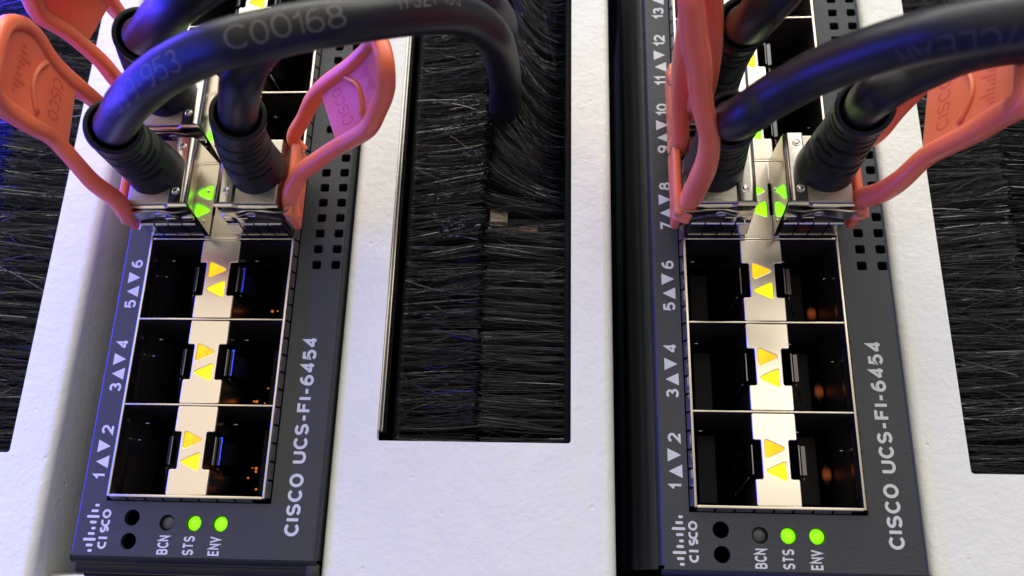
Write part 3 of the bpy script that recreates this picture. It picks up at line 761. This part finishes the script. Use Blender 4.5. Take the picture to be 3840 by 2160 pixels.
def make_tab(root, o, low, up, rad=1.3, base=None, web=(0.55, 0.95), text=True, rr=None):
    """moulded loop: lower arm, tip, upper arm, with a web across its outer half"""
    lo_ = [Vector(p) - Vector(o) for p in low]; up_ = [Vector(p) - Vector(o) for p in up]
    path = catmull(lo_ + up_[::-1], 8); path = smooth_path(path, 5)
    n = len(path)
    side = ((lo_[len(lo_) // 2] - up_[len(up_) // 2])).normalized()
    # fixed frame: one axis in the loop's own plane
    fr = []
    c = sum(path, Vector()) / n
    pn = (lo_[-1] - lo_[0]).cross(up_[0] - lo_[0]).normalized()
    for i in range(n):
        T = (path[min(i + 1, n - 1)] - path[max(i - 1, 0)]).normalized()
        N = (pn - T * T.dot(pn)).normalized(); fr.append((T, N, T.cross(N)))
    def rf(i, a):
        k = i / n; g = rad * (1.0 + 0.07 * math.sin(k * 19))
        ca, sa = math.cos(a), math.sin(a); e = (abs(ca) ** 3.2 + abs(sa) ** 3.2) ** (-1 / 3.2)
        return g * e * 0.97
    geo = [sweep(path, rf, 20, fr)]
    if base: 
        x0, x1, y0, y1, z0, z1 = base
        bm = bmesh.new(); add_box(bm, x0 - o[0], x1 - o[0], y0 - o[1], y1 - o[1], z0 - o[2], z1 - o[2], 0.45, 3)
        bm.verts.ensure_lookup_table(); bm.verts.index_update()
        geo.append(([tuple(v.co) for v in bm.verts], [tuple(v.index for v in f.verts) for f in bm.faces])); bm.free()
    V, F = merge(*geo)
    tab = link('pull_tab', mesh_from('pull_tab', V, F, M['orange'], True, 60), root)
    # web
    def along(P, t):
        f = t * (len(P) - 1); i = min(int(f), len(P) - 2); return P[i].lerp(P[i + 1], f - i)
    ns, nt_ = 12, 10; top = []; bot = []
    L2 = smooth_path(catmull(lo_, 6), 3); U2 = smooth_path(catmull(up_, 6), 3)
    def surf(a, b): return along(L2, web[0] + (web[1] - web[0]) * a).lerp(along(U2, web[0] + (web[1] - web[0]) * a), b)
    for sgn in (1, -1):
        for i in range(ns + 1):
            for j in range(nt_ + 1):
                (top if sgn > 0 else bot).append(surf(i / ns, j / nt_) + pn * 0.62 * sgn)
    vs = top + bot; fs = []; m_ = (ns + 1) * (nt_ + 1); q = nt_ + 1
    for i in range(ns):
        for j in range(nt_):
            a = i * q + j; fs.append((a, a + 1, a + q + 1, a + q)); fs.append((m_ + a, m_ + a + q, m_ + a + q + 1, m_ + a + 1))
    for j in range(nt_): fs.append((j, j + 1, m_ + j + 1, m_ + j)); a = ns * q + j; fs.append((a, a + 1, m_ + a + 1, m_ + a))
    grip = link('grip_web', mesh_from('grip_web', vs, fs, M['orange'], True, 40), tab)
    if text:
        sg = 1 if pn.z > 0 else -1
        def place(u, v, h): return surf(u, v) + pn * sg * (0.62 + h)
        # raised rib, and flat marks coloured with the shade of sunk ones
        rib = [place(0.42 + 0.12 * math.sin(k / 10 * 3.1), 0.15 + 0.7 * k / 10, 0.05) for k in range(11)]
        V, F = sweep(rib, lambda i, a: 0.42, 10); link('raised_rib', mesh_from('raised_rib', V, F, M['orange'], True), tab)
        Vt, Ft = text_geo('CISCO', 0.16)
        x1_ = max(v[0] for v in Vt)
        out = [place(0.30 - 0.15 * v[1], (0.18 + 0.62 * v[0] / x1_) if sg > 0 else (0.82 - 0.62 * v[0] / x1_), 0.02 + 0.01 * v[2]) for v in Vt]
        link('moulded_lettering_shade', mesh_from('moulded_lettering_shade', out, Ft, M['orange_dk']), tab)
        vs = []; fs = []
        for k, h in enumerate((.35, .6, 1, .6, .35, .6, 1, .6, .35)):
            b0 = 0.2 + 0.6 * k / 9; o4 = len(vs)
            vs += [place(0.78, b0, .02), place(0.78, b0 + .035, .02), place(0.78 - .16 * h, b0 + .035, .02), place(0.78 - .16 * h, b0, .02)]; fs.append((o4, o4 + 1, o4 + 2, o4 + 3))
        link('moulded_bars_shade', mesh_from('moulded_bars_shade', vs, fs, M['orange_dk']), tab)
    return tab

GROUP = 'black cables plugged into the switches with orange pull tabs'
def assembly(xo, row, col, label, rim, pts, low, up, prints=(), rad=1.3, web=(0.5, 0.95), text=True):
    y0 = col * PITCH + 0.06 * (xo > 0)
    o = (xo + (5 if row == 0 else 19.7), y0 + 7.1, 0)
    root = empty('network_cable', o, label, 'cable', GROUP)
    # shell is written in switch coordinates
    so = (o[0] - xo, 7.1, 0)
    shell_parts(root, so, row)
    u = 3.9; bx_ = xo + ((u - 0.1) if row == 0 else (24.8 - u))
    base = (bx_, y0 + 8.1, 9.7); d = Vector(pts[1]) - Vector(rim)
    make_boot(root, o, base, rim, d)
    inner = Vector(rim) - (Vector(rim) - Vector(base)).normalized() * 4
    make_cable(root, o, pts, inner, prints=prints)
    e = xo + (-2.4 if row == 0 else 25.4)
    make_tab(root, o, low, up, rad, (e, e + 1.3, y0 + 0.6, y0 + 13.7, 2.2, 8.6), web, text)
    return root

L1P = [(7.3, 47.8, 29.0), (10.1, 46.2, 33.0), (13.3, 44.7, 37.5), (16.5, 43.4, 42.0), (20.1, 42.6, 46.0), (23.6, 42.8, 48.9), (26.8, 42.9, 51.0), (31.4, 43.1, 53.5), (35.5, 43.0, 55.3), (39.1, 43.8, 55.3), (40.9, 44.6, 55.0), (43.8, 45.8, 54.1), (46.5, 47.6, 52.4), (50.9, 51.8, 47.7), (54.9, 56.8, 41.2), (57.8, 60.6, 34.7), (59.9, 62.6, 28.4), (60.4, 64.8, 21.4), (60.5, 67.1, 12.3), (60.2, 68.7, 4.2), (59.5, 68.7, -1.2), (59.2, 71.5, -9.0), (59.0, 78.0, -22.0), (59.0, 88.0, -40.0)]
assembly(0, 0, 3, 'long black cable with large grey print, looping from left switch into the middle brush', L1P[0], L1P,
    [(-1.2, 43.8, 6.0), (-0.7, 44.1, 8.0), (-0.7, 44.7, 12.0), (-2.2, 45.5, 16.0), (-3.3, 47.1, 20.0), (-4.6, 48.8, 24.0), (-4.9, 48.3, 28.0), (-5.5, 48.1, 32.0), (-5.1, 47.7, 36.0), (-3.7, 48.4, 40.0)], [(-1.2, 56.0, 6.0), (-0.6, 55.5, 8.0), (-2.6, 57.8, 12.0), (-4.0, 59.4, 16.0), (-4.4, 59.3, 20.0), (-5.2, 59.6, 24.0), (-5.4, 60.0, 28.0), (-5.2, 61.0, 32.0), (-4.9, 60.1, 36.0), (-4.0, 56.2, 40.0)],
    prints=[('37-7699-953', 15.9, 2.5, (0.1, -0.5, 0.8), False, 'print', 1.12), ('C00168', 43.9, 2.5, (-0.2, -0.5, 0.8), False, 'print', 1.04), ('17521-100', 61.4, 2.4, (-0.2, -0.4, 0.85), False, 'print', 0.95)], rad=1.2)
L2P = [(24.9, 49.6, 29.0), (26.8, 48.7, 33.5), (28.8, 47.4, 38.2), (30.9, 47.6, 42.5), (31.9, 50.9, 42.1), (34.5, 56.3, 39.4), (39.2, 60.8, 36.0), (45.7, 64.7, 33.6), (52.6, 68.1, 30.7), (57.5, 69.8, 27.3), (59.2, 72.9, 20.0), (59.9, 74.9, 13.9), (59.6, 76.7, 7.0), (59.5, 75.0, -6.0)]
assembly(0, 1, 3, 'black cable in right row of the left switch, tab leaning right over the vent holes', L2P[0], L2P,
    [(26.4, 44.0, 6.0), (26.0, 46.5, 8.0), (28.3, 49.1, 11.2), (31.5, 49.4, 14.5), (35.2, 49.9, 17.8), (38.7, 49.8, 21.0), (42.2, 49.9, 24.2), (44.2, 51.1, 27.5), (45.9, 52.4, 30.8), (46.4, 53.7, 34.0)], [(26.4, 56.0, 6.0), (25.4, 57.5, 8.0), (28.1, 58.8, 11.7), (30.3, 59.6, 15.4), (33.2, 59.8, 19.1), (36.6, 59.4, 22.9), (39.8, 58.9, 26.6), (42.9, 58.9, 30.3), (45.2, 57.9, 34.0)], rad=1.25)
L3P = [(8.7, 62.9, 29.0), (12.4, 58.9, 34.0), (16.7, 55.6, 40.0), (25.7, 50.9, 51.5), (30.9, 52.5, 54.0), (36.9, 54.6, 54.4)]
assembly(0, 0, 4, 'upper left black cable with bright blue glint, behind the long looping cable', L3P[0], L3P,
    [(-1.2, 58.0, 6.0), (-1.7, 63.5, 10.0), (-3.2, 65.2, 14.0), (-3.7, 66.0, 18.0), (-4.6, 66.3, 22.0), (-5.4, 66.3, 26.0), (-6.7, 66.0, 30.0), (-6.0, 66.8, 34.0), (-5.4, 66.8, 38.0)], [(-1.2, 70.0, 6.0), (-0.9, 74.0, 10.0), (-3.1, 76.0, 14.7), (-2.5, 75.1, 19.3), (-1.7, 74.6, 24.0), (-1.2, 73.8, 28.7), (-0.8, 72.3, 33.3), (-0.5, 68.9, 38.0)], rad=1.2, text=False)
R1P = [(92.6, 48.0, 29.0), (92.2, 45.4, 33.5), (93.0, 43.9, 38.0), (94.9, 44.6, 39.8), (96.7, 44.7, 42.2), (99.7, 44.8, 45.7), (103.1, 43.3, 51.4), (105.9, 42.3, 54.8), (108.7, 41.2, 57.8), (114.1, 40.1, 60.8), (119.4, 40.1, 61.6)]
assembly(89.9, 0, 3, 'black cable sweeping from right switch left row up to the upper right corner', R1P[0], R1P,
    [(88.6, 43.8, 6.0), (89.9, 45.8, 9.0), (90.0, 44.9, 16.0), (89.9, 44.0, 25.0), (89.3, 44.5, 31.0), (88.1, 45.4, 35.0), (87.0, 46.4, 39.0), (86.3, 47.2, 43.0), (85.2, 48.1, 47.0), (84.4, 48.7, 51.0), (83.8, 49.6, 54.0)], [(88.4, 56.0, 6.0), (88.8, 56.3, 9.0), (88.1, 57.7, 14.0), (87.5, 58.7, 20.0), (86.9, 58.2, 27.0), (86.5, 57.2, 34.0), (86.0, 56.6, 41.0), (85.3, 54.6, 48.0), (84.6, 52.9, 52.0)],
    prints=[('SKEWCLEAR', 52, 2.4, (-0.1, -0.88, 0.45), True, 'print_dim', 1.0)], rad=1.5, web=(0.72, 0.97), text=False)
R2P = [(110.4, 49.9, 29.0), (109.1, 47.9, 34.0), (108.9, 46.5, 38.0), (111.2, 47.9, 38.5), (114.1, 48.8, 39.9), (118.6, 50.7, 40.3), (125.6, 52.1, 40.3), (134.0, 52.6, 39.9)]
assembly(89.9, 1, 3, 'black cable in right row of right switch, its orange tab reaching far right', R2P[0], R2P,
    [(116.2, 43.9, 6.0), (115.8, 46.0, 8.0), (117.4, 45.1, 12.3), (119.0, 45.2, 16.6), (120.9, 46.6, 20.9), (122.4, 46.3, 25.1), (123.9, 45.9, 29.4), (125.2, 45.8, 33.7), (126.0, 45.4, 38.0)], [(116.4, 56.0, 6.0), (119.1, 56.4, 10.0), (120.3, 57.6, 14.0), (121.6, 58.6, 18.0), (123.2, 59.4, 22.0), (124.5, 59.1, 26.0), (126.1, 57.7, 30.0), (127.3, 55.3, 34.0), (127.0, 51.8, 38.0)], rad=1.4)
R3P = [(95.3, 63.2, 29.0), (94.6, 59.6, 34.0), (94.4, 57.0, 38.5), (94.4, 55.0, 43.4), (95.3, 55.1, 45.9), (97.1, 56.5, 48.1), (98.9, 58.0, 50.3)]
assembly(89.9, 0, 4, 'topmost black cable on the right switch, behind upright orange tab', R3P[0], R3P,
    [(88.6, 58.0, 6.0), (88.9, 59.8, 8.0), (89.8, 59.1, 14.0), (90.2, 55.5, 24.0), (90.0, 55.3, 30.0), (89.7, 56.3, 34.0), (88.7, 56.5, 40.0), (87.3, 56.2, 46.0), (86.4, 56.4, 49.0)], [(88.6, 70.0, 6.0), (88.8, 66.5, 10.0), (90.0, 67.3, 14.0), (90.7, 67.0, 20.0), (90.1, 66.6, 27.0), (88.7, 64.8, 34.0), (87.4, 63.0, 40.0), (86.4, 60.0, 46.0)], rad=1.45, text=False)
